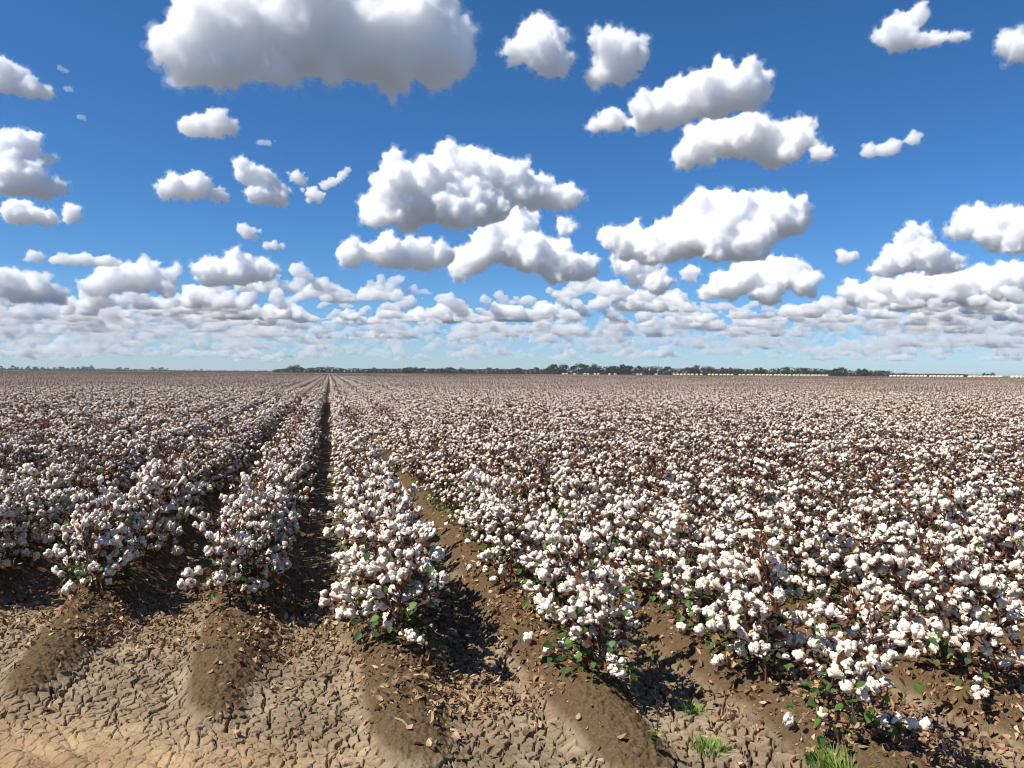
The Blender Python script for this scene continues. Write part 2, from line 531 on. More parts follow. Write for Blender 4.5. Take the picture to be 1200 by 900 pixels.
def scatter(o, pts, rz, sc, pick, lib):
    """instances of the library's objects on the points of one object of stuff"""
    me = o.data
    me.from_pydata(pts, [], [])
    me.attributes.new('rz', 'FLOAT', 'POINT').data.foreach_set('value', np.array(rz, np.float32))
    me.attributes.new('sc', 'FLOAT_VECTOR', 'POINT').data.foreach_set('vector', np.array(sc, np.float32).ravel())
    me.attributes.new('pick', 'INT', 'POINT').data.foreach_set('value', np.array(pick, np.int32))
    ng = bpy.data.node_groups.new('scatter', 'GeometryNodeTree')
    ng.interface.new_socket('Geometry', in_out='INPUT', socket_type='NodeSocketGeometry')
    ng.interface.new_socket('Geometry', in_out='OUTPUT', socket_type='NodeSocketGeometry')
    gi, go = ng.nodes.new('NodeGroupInput'), ng.nodes.new('NodeGroupOutput')
    iop = ng.nodes.new('GeometryNodeInstanceOnPoints')
    ci = ng.nodes.new('GeometryNodeCollectionInfo')
    ci.inputs['Collection'].default_value = lib
    ci.inputs['Separate Children'].default_value = True
    ci.inputs['Reset Children'].default_value = True
    iop.inputs['Pick Instance'].default_value = True

    def named(nm, typ):
        n = ng.nodes.new('GeometryNodeInputNamedAttribute')
        n.data_type = typ
        n.inputs['Name'].default_value = nm
        return next(q for q in n.outputs if q.enabled and q.name == 'Attribute')
    comb = ng.nodes.new('ShaderNodeCombineXYZ')
    e2r = ng.nodes.new('FunctionNodeEulerToRotation')
    ng.links.new(named('rz', 'FLOAT'), comb.inputs['Z'])
    ng.links.new(comb.outputs[0], e2r.inputs[0])
    ng.links.new(e2r.outputs[0], iop.inputs['Rotation'])
    ng.links.new(named('sc', 'FLOAT_VECTOR'), iop.inputs['Scale'])
    ng.links.new(named('pick', 'INT'), iop.inputs['Instance Index'])
    ng.links.new(ci.outputs[0], iop.inputs['Instance'])
    ng.links.new(gi.outputs[0], iop.inputs['Points'])
    ng.links.new(iop.outputs[0], go.inputs[0])
    o.modifiers.new('scatter', 'NODES').node_group = ng


NB = 14
BANKD = (0.0075, 0.0026, 0.0011)
BANKLIB = [bpy.data.collections.new('bank_library_%d' % k) for k in range(3)]
for j in range(NB):                                # heaped shapes for the bank, in units of a 100 pixel wide cloud
    W = 100.0
    L = []
    for _ in range(rs.randrange(9, 15)):
        u = rs.uniform(-1, 1)
        env = (1 - abs(u) ** 1.7) * (0.55 + 0.45 * math.sin(3.1 * u + j) ** 2)
        r = rs.uniform(6, 13) * (0.6 + 0.5 * env)
        L.append((600 + u * W * .5, 300 - r * .4 - rs.uniform(0, 30) * env, r))
    o = cloud('cloud', L, 300, None, density=1.0, seed=400 + j, res=110, wisp=1.5, shells=True)
    me = o.data
    unit = 100 * (CLOUD_BASE / ray(600, 300).z) / F
    co = np.empty(len(me.vertices) * 3, np.float32); me.vertices.foreach_get('co', co)
    me.vertices.foreach_set('co', co / unit)
    me.update()
    bpy.data.objects.remove(o)
    for k in range(3):
        c = me.copy()
        for i, q in enumerate((1.0, 0.30, 0.075)):
            c.materials[i] = cloud_mat(BANKD[k] * q)
        BANKLIB[k].objects.link(bpy.data.objects.new('bank_heap_%02d' % j, c))
BANDLAB = ['low crowded bank of small cumulus over the horizon, upper layer', 'hazy crowded puffs low over the horizon, middle layer', 'faintest pale puffs just above the horizon']
bands = [[], [], []]
for (y0, y1, n, rr, xs0, xs1) in ((338, 366, 9, (45, 85), 215, 480), (340, 372, 9, (50, 90), 470, 800), (356, 384, 60, (38, 85), -40, 1240), (372, 398, 135, (28, 74), -40, 1240), (388, 412, 210, (18, 60), -40, 1240), (400, 424, 220, (16, 52), -40, 1240)):
    for _ in range(n):
        d = ray(rs.uniform(xs0, xs1), rs.uniform(y0, y1))
        dist = min(CLOUD_BASE / d.z, 75000)
        S = rs.uniform(*rr) * dist / F
        p = d * dist
        w = YAW * -1 + (0 if rs.random() < .5 else math.pi) + rs.uniform(-.5, .5)
        bands[0 if dist < 17000 else 1 if dist < 26000 else 2].append(((p.x, p.y, p.z + CAMZ), w, (S * rs.uniform(.9, 1.3), S, S * rs.uniform(.7, 1.1)), rs.randrange(NB)))
for key, items in enumerate(bands):
    o = obj('cloud_bank', bpy.data.meshes.new('cloud_bank'))
    scatter(o, [i[0] for i in items], [i[1] for i in items], [i[2] for i in items], [i[3] for i in items], BANKLIB[key])
    tag(o, BANDLAB[key], 'cloud bank', kind='stuff')

# ------------------------------------------------------------------ cotton plant
def boll_mesh(rng, lod):
    """one open boll: four or five fluffy locks bulging out of a split, pointed burr; +Z is its axis; slots cotton, burr"""
    mb = MB()
    n = rng.choice((4, 4, 5))
    v0, f0 = ICO[lod]
    open_ = rng.choice((0.65, 0.9, 1.0, 1.1, 1.2))
    for k in range(n):
        w = 2 * math.pi * k / n + rng.uniform(-0.2, 0.2)
        r = 0.0175 * open_
        s = np.array((0.0205, 0.0190, 0.0265)) * rng.uniform(0.72, 1.2) * min(1.0, open_ + 0.15) * np.array((rng.uniform(.85, 1.2), rng.uniform(.85, 1.15), rng.uniform(.8, 1.25)))
        v = v0 * s
        o = rng.uniform(0, 90)
        if lod >= 2:
            q = v0 * 2.1 + o
            v = v * (1 + 0.30 * perlin(q[:, 0], q[:, 1], q[:, 2], 3)[:, None])
            if lod >= 3:
                q = v0 * 6.0 + o
                v = v * (1 + 0.22 * perlin(q[:, 0], q[:, 1], q[:, 2], 4)[:, None])
        rm = rot_to((math.cos(w) * 0.55, math.sin(w) * 0.55, 1), o)
        v = v @ rm.T + np.array((r * math.cos(w), r * math.sin(w), 0.024 + rng.uniform(-0.005, 0.007)))
        if rng.random() < 0.28:                       # a lock hanging out of its burr
            v[:, 2] -= np.clip(0.034 - v[:, 2], 0, 1) * 1.0
        mb.add(v, f0, 0)
    if lod >= 2:                                      # burr: pointed bracts curling out below the locks
        m = 5
        for k in range(m):
            w = 2 * math.pi * (k + 0.5) / m + rng.uniform(-0.2, 0.2)
            c, s = math.cos(w), math.sin(w)
            t = np.array((-s, c, 0))
            e = np.array((c, s, 0))
            L = rng.uniform(0.8, 1.25)
            p = [(0, 0, -0.006)] + [e * 0.018 + t * 0.011 + (0, 0, -0.002), e * 0.018 - t * 0.011 + (0, 0, -0.002),
                                    e * 0.034 * L + t * 0.006 + (0, 0, 0.010), e * 0.034 * L - t * 0.006 + (0, 0, 0.010), e * 0.045 * L + (0, 0, 0.016 * L)]
            mb.add(p, [(0, 2, 1), (1, 2, 4), (1, 4, 3), (3, 4, 5)], 1)
        tube(mb, [(0, 0, -0.03), (0, 0, -0.004)], [0.0022, 0.003], 4, 1)
    else:
        for k in range(3):
            w = 2 * math.pi * k / 3 + o
            c, s = math.cos(w), math.sin(w)
            mb.add([(0, 0, -0.012), (0.04 * c - 0.01 * s, 0.04 * s + 0.01 * c, 0.008), (0.04 * c + 0.01 * s, 0.04 * s - 0.01 * c, 0.008)], [(0, 1, 2)], 1)
    return mb


def leaf_tris(size, rng, green):
    """a small folded leaf, base at the origin, pointing along +X"""
    cur = rng.uniform(-0.5, 0.3) if green else rng.uniform(-2.0, 2.0)
    fold = rng.uniform(0.1, 0.4) if green else rng.uniform(-1.5, 1.5)
    W = 0.46 if green else rng.uniform(0.2, 0.4)
    prof = [(0.0, 0.10), (0.22, W), (0.52, W * 0.9), (0.8, W * 0.45), (1.0, 0.02)]
    v, f = [], []
    for x, w in prof:
        z = cur * x * x * 0.5
        v += [(x, -w, z + fold * w), (x, 0, z), (x, w, z + fold * w)]
    for i in range(len(prof) - 1):
        a = i * 3
        f += [(a, a + 1, a + 4), (a, a + 4, a + 3), (a + 1, a + 2, a + 5), (a + 1, a + 5, a + 4)]
    return np.array(v, np.float32) * size, f


def plant_parts(seed, H=0.6, R=0.30, nbr=15, dense=1.0, lod=3, twigs=True):
    """stem, dry leaves, green leaves as MB; bolls as (position, axis, spin, scale)"""
    rng = random.Random(seed)
    st, dry, grn, bolls = MB(), MB(), MB(), []
    sides = 5 if lod >= 2 else 3
    lean = Vector((rng.uniform(-0.10, 0.10), rng.uniform(-0.10, 0.10), 0))
    ks = 6

    def stem(t):
        return Vector((0, 0, -0.05)) + Vector((0, 0, (H + 0.05) * t)) + lean * (t * t) + Vector((0.02 * math.sin(5 * t + seed), 0.02 * math.cos(4 * t + seed * 2), 0))

    tube(st, [stem(i / ks) for i in range(ks + 1)], [0.0075 * (1 - 0.82 * i / ks) for i in range(ks + 1)], sides)
    for i in range(nbr):
        t = 0.16 + 0.72 * (i + rng.uniform(0, 0.8)) / nbr
        p0 = stem(t)
        az = i * 2.4 + rng.uniform(-0.6, 0.6)
        pit = R_(rng.uniform(5, 45)) if t < 0.3 else R_(rng.uniform(15, 60))
        L = R * (0.98 - 0.42 * t) * rng.uniform(0.75, 1.2)
        e = Vector((math.cos(az) * math.cos(pit), math.sin(az) * math.cos(pit), math.sin(pit)))
        droop = rng.uniform(0.0, 0.35)

        def br(s):
            return p0 + e * (L * s) + Vector((0, 0, -droop * L * s * s)) + Vector((math.sin(9 * s + i), math.cos(8 * s + i), 0)) * (0.008 * s)

        tube(st, [br(s) for s in (0, 0.33, 0.66, 1.0)], [0.0042, 0.0034, 0.0026, 0.0018], sides if lod >= 2 else 3)
        for s in (0.34, 0.58, 0.80, 1.0):
            if rng.random() > 0.90 * dense:
                continue
            a = (Vector((e.x, e.y, 0)) * rng.uniform(0.3, 1.0) + Vector((0, 0, rng.uniform(0.25, 0.9))) + Vector((rng.uniform(-.6, .6), rng.uniform(-.6, .6), rng.uniform(-.3, .3)))).normalized()
            p = br(s) + a * 0.03
            if p.z < 0.05:
                continue
            if any((p[0] - q[0][0]) ** 2 + (p[1] - q[0][1]) ** 2 + (p[2] - q[0][2]) ** 2 < 0.044 ** 2 for q in bolls):
                continue
            bolls.append((tuple(p), tuple(a), rng.uniform(0, 6.28), rng.choice((0.50, 0.58, 0.66, 0.72, 0.76, 0.84))))
        for _ in range(9 if lod >= 2 else 4):                # shrivelled leaves and bracts left on the branches
            s = rng.uniform(0.2, 1.0)
            v, f = leaf_tris(rng.uniform(0.025, 0.055), rng, False)
            m = rot_to((rng.uniform(-1, 1), rng.uniform(-1, 1), rng.uniform(-1, 0.6)), rng.uniform(0, 6.28))
            dry.add(v @ m.T + np.array(br(s)), f, 0)
    if twigs:                                                # bare twigs over the top bolls
        for k in range(rng.choice((3, 4, 5))):
            p = stem(rng.uniform(0.7, 1.0))
            q = p + Vector((rng.uniform(-0.11, 0.11), rng.uniform(-0.11, 0.11), rng.uniform(0.08, 0.21)))
            tube(st, [p, (p + q) / 2 + Vector((0.006, 0, 0)), q], [0.003, 0.0024, 0.0015], 3)
            for _ in range(4):
                v, f = leaf_tris(rng.uniform(0.02, 0.04), rng, False)
                m = rot_to((rng.uniform(-1, 1), rng.uniform(-1, 1), rng.uniform(-1, 1)), rng.uniform(0, 6.28))
                dry.add(v @ m.T + np.array(p.lerp(q, rng.uniform(0.4, 1))), f, 0)
    ng = rng.choice((4, 10, 18, 28, 40, 60))
    for _ in range(ng):
        t = rng.uniform(0.05, 0.5) if rng.random() < 0.8 else rng.uniform(0.5, 0.85)
        az = rng.uniform(0, 6.28)
        p = stem(t) + Vector((math.cos(az), math.sin(az), 0)) * (R * rng.uniform(0.15, 0.75)) + Vector((0, 0, 0.05))
        v, f = leaf_tris(rng.uniform(0.026, 0.052), rng, True)
        m = np.array(Matrix.Rotation(az + rng.uniform(-1, 1), 3, 'Z') @ Matrix.Rotation(rng.uniform(-0.3, 1.0), 3, 'Y') @ Matrix.Rotation(rng.uniform(-0.6, 0.6), 3, 'X'), np.float32)
        grn.add(v @ m.T + np.array(p), f, 0)
    if not ng:
        v, f = leaf_tris(0.04, rng, True)
        grn.add(v + np.array(stem(0.2)), f, 0)
    return st, dry, grn, bolls


# ------------------------------------------------------------------ the rows
ROW_X = {0: -0.565, 1: 0.39, 2: 1.31, 3: 2.26, 4: 3.28, -1: -1.585, -2: -2.60}
ROW_START = {0: 5.38, 1: 4.40, 2: 5.35, 3: 3.45, 4: 3.1, -1: 5.8, -2: 6.25, -3: 6.7, -4: 7.0, -5: 7.2}


def row_x(k):
    if k in ROW_X:
        return ROW_X[k]
    return ROW_X[4] + (k - 4) * 1.0 if k > 4 else ROW_X[-2] + (k + 2) * 1.0


def row_start(k):
    if k in ROW_START:
        return ROW_START[k]
    return max(2.0, 3.1 - 0.25 * (k - 4)) if k > 4 else 7.2 + 0.2 * (-5 - k)


KMIN, KMAX = -60, 90
MOUND_X = np.array([row_x(k) for k in range(KMIN, KMAX + 1)])
MOUND_Y = np.array([{2: 3.9, 3: 2.75, 0: 5.0, -1: 5.5, 1: 4.25}.get(k, row_start(k) - 0.6) for k in range(KMIN, KMAX + 1)])
MOUND_H = 0.16


def mound_profile(x, y):
    i = np.clip(np.searchsorted(MOUND_X, x), 1, len(MOUND_X) - 1)
    xl, xr = MOUND_X[i - 1], MOUND_X[i]
    left = (x - xl) < (xr - x)
    d = np.where(left, (x - xl), (xr - x))
    ys = np.where(left, MOUND_Y[i - 1], MOUND_Y[i])
    a = 0.55 * sstep(-1.30, -0.72, y - ys) + 0.45 * sstep(-1.1, 0.2, y - ys)
    wob = 0.05 * perlin(x * 0.0 + i * 3.3, y * 1.3, x * 0 + 2.0, 11)
    # the mound narrows to a tongue before it runs out
    w = 0.13 + 0.21 * a
    p = 1 - sstep(0.05 * a, w, np.abs(d + wob))
    return p * a, a


def ground_base(x, y):
    p, a = mound_profile(x, y)
    z = MOUND_H * p - 0.04 + 0.02 * (1 - sstep(2.2, 4.2, y))
    return z, p


def ground_z(x, y):
    z, p = ground_base(np.array([x], float), np.array([y], float))
    return float(z[0])


XL, XR, YN, YF, GS = -4.0, 3.5, 2.1, 6.5, 0.0046


def build_ground():
    fx = np.arange(XL, XR, GS)
    sx = lambda a, b, n, s: a + (b - a) * (np.linspace(0, 1, n) ** s)
    mid_r = np.arange(XR + 0.05, 40, 0.11)
    mid_l = -np.arange(-XL + 0.05, 40, 0.11)[::-1]
    far_r = sx(40.2, 9000, 30, 3)
    far_l = -sx(40.2, 9000, 30, 3)[::-1]
    xs = np.concatenate([far_l, mid_l, fx, mid_r, far_r])
    fy = np.arange(YN, YF, GS)
    ys = np.concatenate([-sx(0.3, 400, 14, 3)[::-1], np.arange(-0.1, YN - 0.05, 0.1), fy, np.arange(YF + 0.05, 16, 0.07), np.arange(16, 40, 0.25), sx(40.3, 12000, 60, 3)])
    X, Y = np.meshgrid(xs, ys)
    X, Y = X.astype(np.float64), Y.astype(np.float64)
    nx, ny = len(xs), len(ys)
    z, p = ground_base(X.ravel(), Y.ravel())
    z = z.reshape(X.shape); p = p.reshape(X.shape)
    far = (np.abs(X) > 41) | (Y > 60)
    z[far] = 0.02
    crust = 1 - sstep(0.12, 0.45, p)
    cell = np.full(X.shape, 0.6)
    dust_ = np.zeros(X.shape)
    crust = np.where(far, 0.0, crust)
    # ---- detail where the grid is fine
    j0, j1 = np.searchsorted(ys, YN), np.searchsorted(ys, YN) + len(fy)
    i0, i1 = np.searchsorted(xs, XL), np.searchsorted(xs, XL) + len(fx)
    x, y = X[j0:j1, i0:i1].ravel(), Y[j0:j1, i0:i1].ravel()
    pp = p[j0:j1, i0:i1].ravel()
    o = np.zeros_like(x)
    edge = np.minimum(sstep(XL, XL + .4, x), 1 - sstep(XR - .4, XR, x)) * sstep(YN, YN + .2, y) * (1 - sstep(YF - .4, YF - .05, y))
    big = fbm(x * 1.1, y * 1.1, o, 3, 21)
    med = fbm(x * 5, y * 5, o + 3, 3, 22)
    fine = fbm(x * 24, y * 24, o + 5, 3, 23, 0.62)
    # mud plates: jittered cells, warped; wide main cracks with finer ones inside
    wx = x + 0.030 * perlin(x * 8, y * 8, o, 31) + 0.011 * perlin(x * 30, y * 30, o, 33)
    wy = y + 0.030 * perlin(x * 8, y * 8, o + 9, 32) + 0.011 * perlin(x * 30, y * 30, o + 9, 34)

    def plates(gs, salt):
        ux, uy = wx / gs, wy / gs
        cx, cy_ = np.floor(ux).astype(np.int64), np.floor(uy).astype(np.int64)
        f1 = np.full(x.shape, 1e9); f2 = np.full(x.shape, 1e9)
        p1x = np.zeros_like(x); p1y = np.zeros_like(x); p2x = np.zeros_like(x); p2y = np.zeros_like(x)
        h1 = np.zeros(x.shape, np.uint32)
        for dx in (-1, 0, 1):
            for dy in (-1, 0, 1):
                h = _hash(cx + dx, cy_ + dy, cx * 0, salt)
                qx = cx + dx + 0.05 + 0.9 * (h & np.uint32(1023)) / 1023.0
                qy = cy_ + dy + 0.05 + 0.9 * ((h >> np.uint32(10)) & np.uint32(1023)) / 1023.0
                d = (qx - ux) ** 2 + (qy - uy) ** 2
                c1 = d < f1
                c2 = (~c1) & (d < f2)
                f2 = np.where(c1, f1, np.where(c2, d, f2)); p2x = np.where(c1, p1x, np.where(c2, qx, p2x)); p2y = np.where(c1, p1y, np.where(c2, qy, p2y))
                f1 = np.where(c1, d, f1); p1x = np.where(c1, qx, p1x); p1y = np.where(c1, qy, p1y); h1 = np.where(c1, h, h1)
        ed = (f2 - f1) / (2 * np.hypot(p2x - p1x, p2y - p1y) + 1e-6) * gs
        return ed, h1, (ux - p1x) * gs, (uy - p1y) * gs
    ed, h1, lx, ly = plates(0.066, 77)
    edm, hm, lxm, lym = plates(0.17, 78)
    rnd = ((h1 >> np.uint32(20)) & np.uint32(255)) / 255.0
    tx = ((h1 & np.uint32(63)) / 63.0 - 0.5); ty = (((h1 >> np.uint32(6)) & np.uint32(63)) / 63.0 - 0.5)
    # a smooth wheel-worn strip of dust along the near left edge of the headland
    dep = depth_of(x, y); sid = side_of(x, y)
    dust = (1 - sstep(3.05, 3.6, dep + 0.22 * sid + 0.10 * big)) * (1 - sstep(-1.1, -0.1, sid + 0.5 * big))
    hcrack = np.clip((1 - sstep(0.10, 0.36, pp + 0.10 * med)) * (1 - 0.80 * dust), 0, 1)
    vary = 0.5 + 0.5 * hcrack
    width = np.clip(0.0036 + 0.0035 * big + 0.003 * med + 0.003 * perlin(x * 11, y * 11, o, 61), 0.0, 0.008) * vary
    widem = np.clip(0.0060 + 0.004 * big + 0.003 * med, 0.003, 0.013) * vary
    groove = np.maximum(1 - sstep(width * 0.85, width + 0.0022, ed), 1 - sstep(widem * 0.85, widem + 0.0024, edm))
    ed = np.minimum(ed, edm)
    dome = 0.02 * np.clip(0.022 - ed, 0, 0.022)              # the plates curl up a little at their rims
    zd = hcrack * (-0.055 * groove + dome + 0.06 * (tx * lx + ty * ly) + 0.004 * (rnd - 0.5))
    zd = zd + 0.018 * big + 0.004 * med + (0.0035 + 0.010 * (1 - hcrack) * (1 - dust)) * fine
    # loose clods on the mounds
    cl_ = np.clip(perlin(x * 34, y * 34, o + 7, 41) - 0.18, 0, 1)
    zd = zd + (0.008 * cl_ + 0.006 * np.clip(perlin(x * 75, y * 75, o + 2, 43), -0.2, 1)) * sstep(0.2, 0.5, pp)
    # wind-blown ripples in the dust
    rip = np.sin((dep * 1.0 + 0.28 * sid + 0.16 * fbm(x * 1.6, y * 1.6, o, 2, 51)) * 2 * math.pi / 0.15)
    zd = zd + 0.013 * dust * rip * (0.6 + 0.8 * med)
    z[j0:j1, i0:i1] += (zd * edge).reshape(j1 - j0, i1 - i0)
    cell[j0:j1, i0:i1] = np.clip(rnd * hcrack + (1 - hcrack) * 0.7 - 0.6 * groove * hcrack, 0, 1).reshape(j1 - j0, i1 - i0)  # plate tone at random; grooves painted darker, like shade inside the cracks
    dust_[j0:j1, i0:i1] = dust.reshape(j1 - j0, i1 - i0)
    cc = crust[j0:j1, i0:i1].ravel()
    crust[j0:j1, i0:i1] = np.clip(cc + 0.20 * med * (cc > 0.02) - 0.55 * groove * hcrack, 0, 1).reshape(j1 - j0, i1 - i0)  # crack grooves shift to the dark earth colour, painting in their shade
    # furrow shade put into the colour: soil between the rows turns darker, loose
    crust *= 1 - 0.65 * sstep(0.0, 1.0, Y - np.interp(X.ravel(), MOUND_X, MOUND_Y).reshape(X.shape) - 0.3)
    v = np.stack([X, Y, z], -1).reshape(-1, 3)
    a = (np.arange(ny - 1)[:, None] * nx + np.arange(nx - 1)[None, :]).ravel()
    q = np.stack([a, a + 1, a + nx + 1, a + nx], -1).astype(np.int32)
    me = bpy.data.meshes.new('field_ground')
    me.vertices.add(len(v)); me.vertices.foreach_set('co', v.astype(np.float32).ravel())
    me.loops.add(len(q) * 4); me.loops.foreach_set('vertex_index', q.ravel())
    me.polygons.add(len(q))
    me.polygons.foreach_set('loop_start', np.arange(0, len(q) * 4, 4, dtype=np.int32))
    me.polygons.foreach_set('loop_total', np.full(len(q), 4, np.int32))
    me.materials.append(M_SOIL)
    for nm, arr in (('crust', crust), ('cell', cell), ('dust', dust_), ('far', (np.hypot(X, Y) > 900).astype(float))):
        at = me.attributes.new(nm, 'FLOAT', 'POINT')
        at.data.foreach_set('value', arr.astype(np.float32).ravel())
    me.update(calc_edges=True)
    me.polygons.foreach_set('use_smooth', np.full(len(q), True))
    o = obj('ground', me)
    o['kind'] = 'structure'
    fine_z = z[j0:j1, i0:i1]
    return lambda xx, yy: float(fine_z[min(max(int((yy - YN) / GS), 0), fine_z.shape[0] - 1), min(max(int((xx - XL) / GS), 0), fine_z.shape[1] - 1)]) \
        if (XL + .1 < xx < XR - .1 and YN + .1 < yy < YF - .1) else ground_z(xx, yy)


GZ = build_ground()


def at_px(px, py, z=0.03):
    """the point of the ground seen at a pixel of the photograph"""
    d = ray(px, py)
    for _ in range(6):
        t = (z - CAMZ) / d.z
        x, y = d.x * t, d.y * t
        z = GZ(x, y)
    return x, y, z


# ------------------------------------------------------------------ cotton: individual plants
BOLLS = []
for k in range(7):
    BOLLS.append(boll_mesh(random.Random(100 + k), 3).mesh('cotton_boll', [M_COTTON, M_BURR], smooth=True))
BOLLS_MID = [boll_mesh(random.Random(140 + k), 2).data() for k in range(6)]
BOLLS_FAR = [boll_mesh(random.Random(170 + k), 1).data() for k in range(5)]


def bolls_into(mb, bolls, lib, rng, m0=0, scale=1.0):
    for (p, a, s, sc) in bolls:
        v, f, m = lib[rng.randrange(len(lib))]
        rm = rot_to(a, s) * (sc * scale)
        mb.v.append((v @ rm.T + np.array(p, np.float32)).astype(np.float32))
        mb.f.append(f + mb.n)
        mb.m.append(m + m0)
        mb.n += len(v)


PROTO = []
for k in range(14):
    rg = random.Random(500 + k)
    st, dry, grn, bolls = plant_parts(500 + k, H=rg.uniform(0.54, 0.66), R=rg.uniform(0.28, 0.35), nbr=rg.choice((14, 15, 16, 17)), lod=3)
    mb = MB()
    bolls_into(mb, bolls, BOLLS_MID, rg)
    PROTO.append(dict(stem=st.mesh('stem', [M_STEM]), dry=dry.mesh('dry_leaf', [M_DRY]), grn=grn.mesh('green_leaf', [M_GREEN]), bolls=bolls,
                      cotton=mb.mesh('cotton', [M_COTTON, M_BURR], smooth=True)))

ROWNAME = {0: 'the first row left of the dark furrow', 1: 'the first row right of the dark furrow', 2: 'the second row right of the dark furrow',
           3: 'the third row right of the dark furrow', 4: 'the fourth row right of the dark furrow', -1: 'the second row left of the dark furrow', -2: 'the third row left of the dark furrow',
           -3: 'the fourth row left of the dark furrow'}
ORD = ['end', 'second', 'third', 'fourth', 'fifth', 'sixth']
GROUP = 'cotton plants in the field'


def in_frame(x, y, margin=0.0):
    d = depth_of(x, y)
    return d > 1.0 and abs(side_of(x, y)) < (0.685 + margin) * d + 0.3


spots = []                                    # (depth, row, index in row, x, y)
rs = random.Random(11)
for k in range(-26, 40):
    y = row_start(k) + rs.uniform(0, 0.1)
    i = 0
    if k == 2:
        for yy in (3.78, 3.93, 4.08):               # the end bush of this row stands alone, past a bare stretch
            spots.append((depth_of(1.36, yy), 2, i, 1.37, yy)); i += 1
        for yy in (4.75, 5.0):
            spots.append((depth_of(1.42, yy), 2, i, 1.46, yy)); i += 1
    if k == 3:
        spots.append((depth_of(2.2, 2.93), 3, i, 2.2, 2.93)); i += 1
        spots.append((depth_of(2.27, 3.13), 3, i, 2.27, 3.13)); i += 1
    while y < 48:
        x = row_x(k) + rs.gauss(0, 0.05) + (0.13 * float(np.clip((11 - y) / 3, 0, 1)) if k == 2 else 0)
        spots.append((depth_of(x, y), k, i, x, y))
        i += 1
        y += rs.uniform(0.115, 0.165) if k <= 1 else rs.uniform(0.16, 0.24)
spots.sort()
near = [s for s in spots if in_frame(s[3], s[4])][:300]
near_set = {(s[1], s[2]) for s in near}
N_PARTED = 170


def row_label(k):
    if k in ROWNAME:
        return ROWNAME[k]
    return None


def plant_label(k, i):
    nm = row_label(k)
    if nm is None:
        side = 'right' if k > 0 else 'left'
        return f'white-bolled cotton plant crowded among the outer rows on the {side}'
    if k == 2 and i < 3:
        return ('end bush', 'middle bush', 'rear bush')[i] + ' of the small lone cotton clump past the bare stretch of mound'
    if k == 3 and i == 1:
        return 'spreading cotton bush just behind the nearest one at the grass tuft'
    if k == 3 and i == 0:
        return 'lone spreading cotton bush standing nearest, behind the bright green grass tuft'
    if i < len(ORD):
        return f'{ORD[i]} white-bolled plant from the near end of {nm}'
    return f'white-bolled cotton plant well back in {nm}'


def place_plant(idx, s):
    d, k, i, x, y = s
    rg = random.Random(9000 + idx)
    P = PROTO[rg.randrange(len(PROTO))]
    root = bpy.data.objects.new('cotton_plant', None)
    COL.objects.link(root)
    root.location = (x, y, GZ(x, y) - 0.01)
    sc = rg.uniform(0.86, 1.10) * (1.07 if k <= 1 else 1.0)
    if i == 0 and k != 3:
        sc *= 0.92
    wd = 0.88 if k <= 0 else 1.0
    root.scale = (sc * wd, sc * wd, sc * rg.uniform(0.92, 1.06))
    root.rotation_euler = (rg.gauss(0, 0.07), rg.gauss(0, 0.07), rg.uniform(0, 6.28))
    tag(root, plant_label(k, i), 'cotton plant', GROUP)
    obj('stem', P['stem'], root)
    obj('dry_foliage', P['dry'], root)
    obj('green_foliage', P['grn'], root)
    if idx < N_PARTED:
        for (p, a, sp, bs) in P['bolls']:
            o = obj('cotton_boll', BOLLS[rg.randrange(len(BOLLS))], root)
            o.rotation_euler = Matrix(rot_to(a, sp).tolist()).to_euler()
            o.location = p
            o.scale = (bs, bs, bs)
    else:
        obj('cotton', P['cotton'], root)['kind'] = 'stuff'


for idx, s in enumerate(near):
    place_plant(idx, s)

# ------------------------------------------------------------------ cotton: the rest of the field, one object of stuff
LIB = bpy.data.collections.new('crop_library')


def lib_mesh(name, me):
    o = bpy.data.objects.new(name, me)
    LIB.objects.link(o)
    return o


CROPM = [M_COTTON, M_BURR, M_STEM, M_DRY, M_GREEN]


def merged_plant(seed, lod, lib, big=1.0, **kw):
    rg = random.Random(seed)
    st, dry, grn, bolls = plant_parts(seed, lod=lod, **kw)
    mb = MB()
    bolls_into(mb, bolls, lib, rg, 0, big)
    for part, mi in ((st, 2), (dry, 3), (grn, 4)):
        v, f, m = part.data()
        mb.add(v, f, mi)
    return mb


NPL = 10
for k in range(NPL):
    rg = random.Random(800 + k)
    mb = merged_plant(800 + k, 2, BOLLS_MID if k < 5 else BOLLS_FAR, big=1.10 if k < 5 else 1.2, H=rg.uniform(0.54, 0.66), R=rg.uniform(0.28, 0.35), nbr=16)
    lib_mesh('a_plant_%02d' % k, mb.mesh('crop_plant', CROPM, smooth=True))


def patch(seed, size, spacing, nb, bollf, dense):
    """a square of rows merged to one mesh"""
    rg = random.Random(seed)
    bank = []
    for q in range(5):
        bank.append(merged_plant(seed * 31 + q, 1, bollf, H=rg.uniform(0.52, 0.64), R=rg.uniform(0.30, 0.36), nbr=nb, dense=dense).data())
    mb = MB()
    for r in range(int(size)):
        y = rg.uniform(0, 0.2)
        while y < size:
            v, f, m = bank[rg.randrange(5)]
            c, s = math.cos(y * 37), math.sin(y * 37)
            sc = rg.uniform(0.85, 1.1)
            vv = np.stack([v[:, 0] * c - v[:, 1] * s, v[:, 0] * s + v[:, 1] * c, v[:, 2]], -1) * sc + np.array((r + 0.5 + rg.gauss(0, 0.05) - size / 2, y - size / 2, 0.12))
            mb.v.append(vv.astype(np.float32)); mb.f.append(f + mb.n); mb.m.append(m); mb.n += len(v)
            y += rg.uniform(0.8, 1.2) * spacing
    return mb.mesh('crop_patch', CROPM)


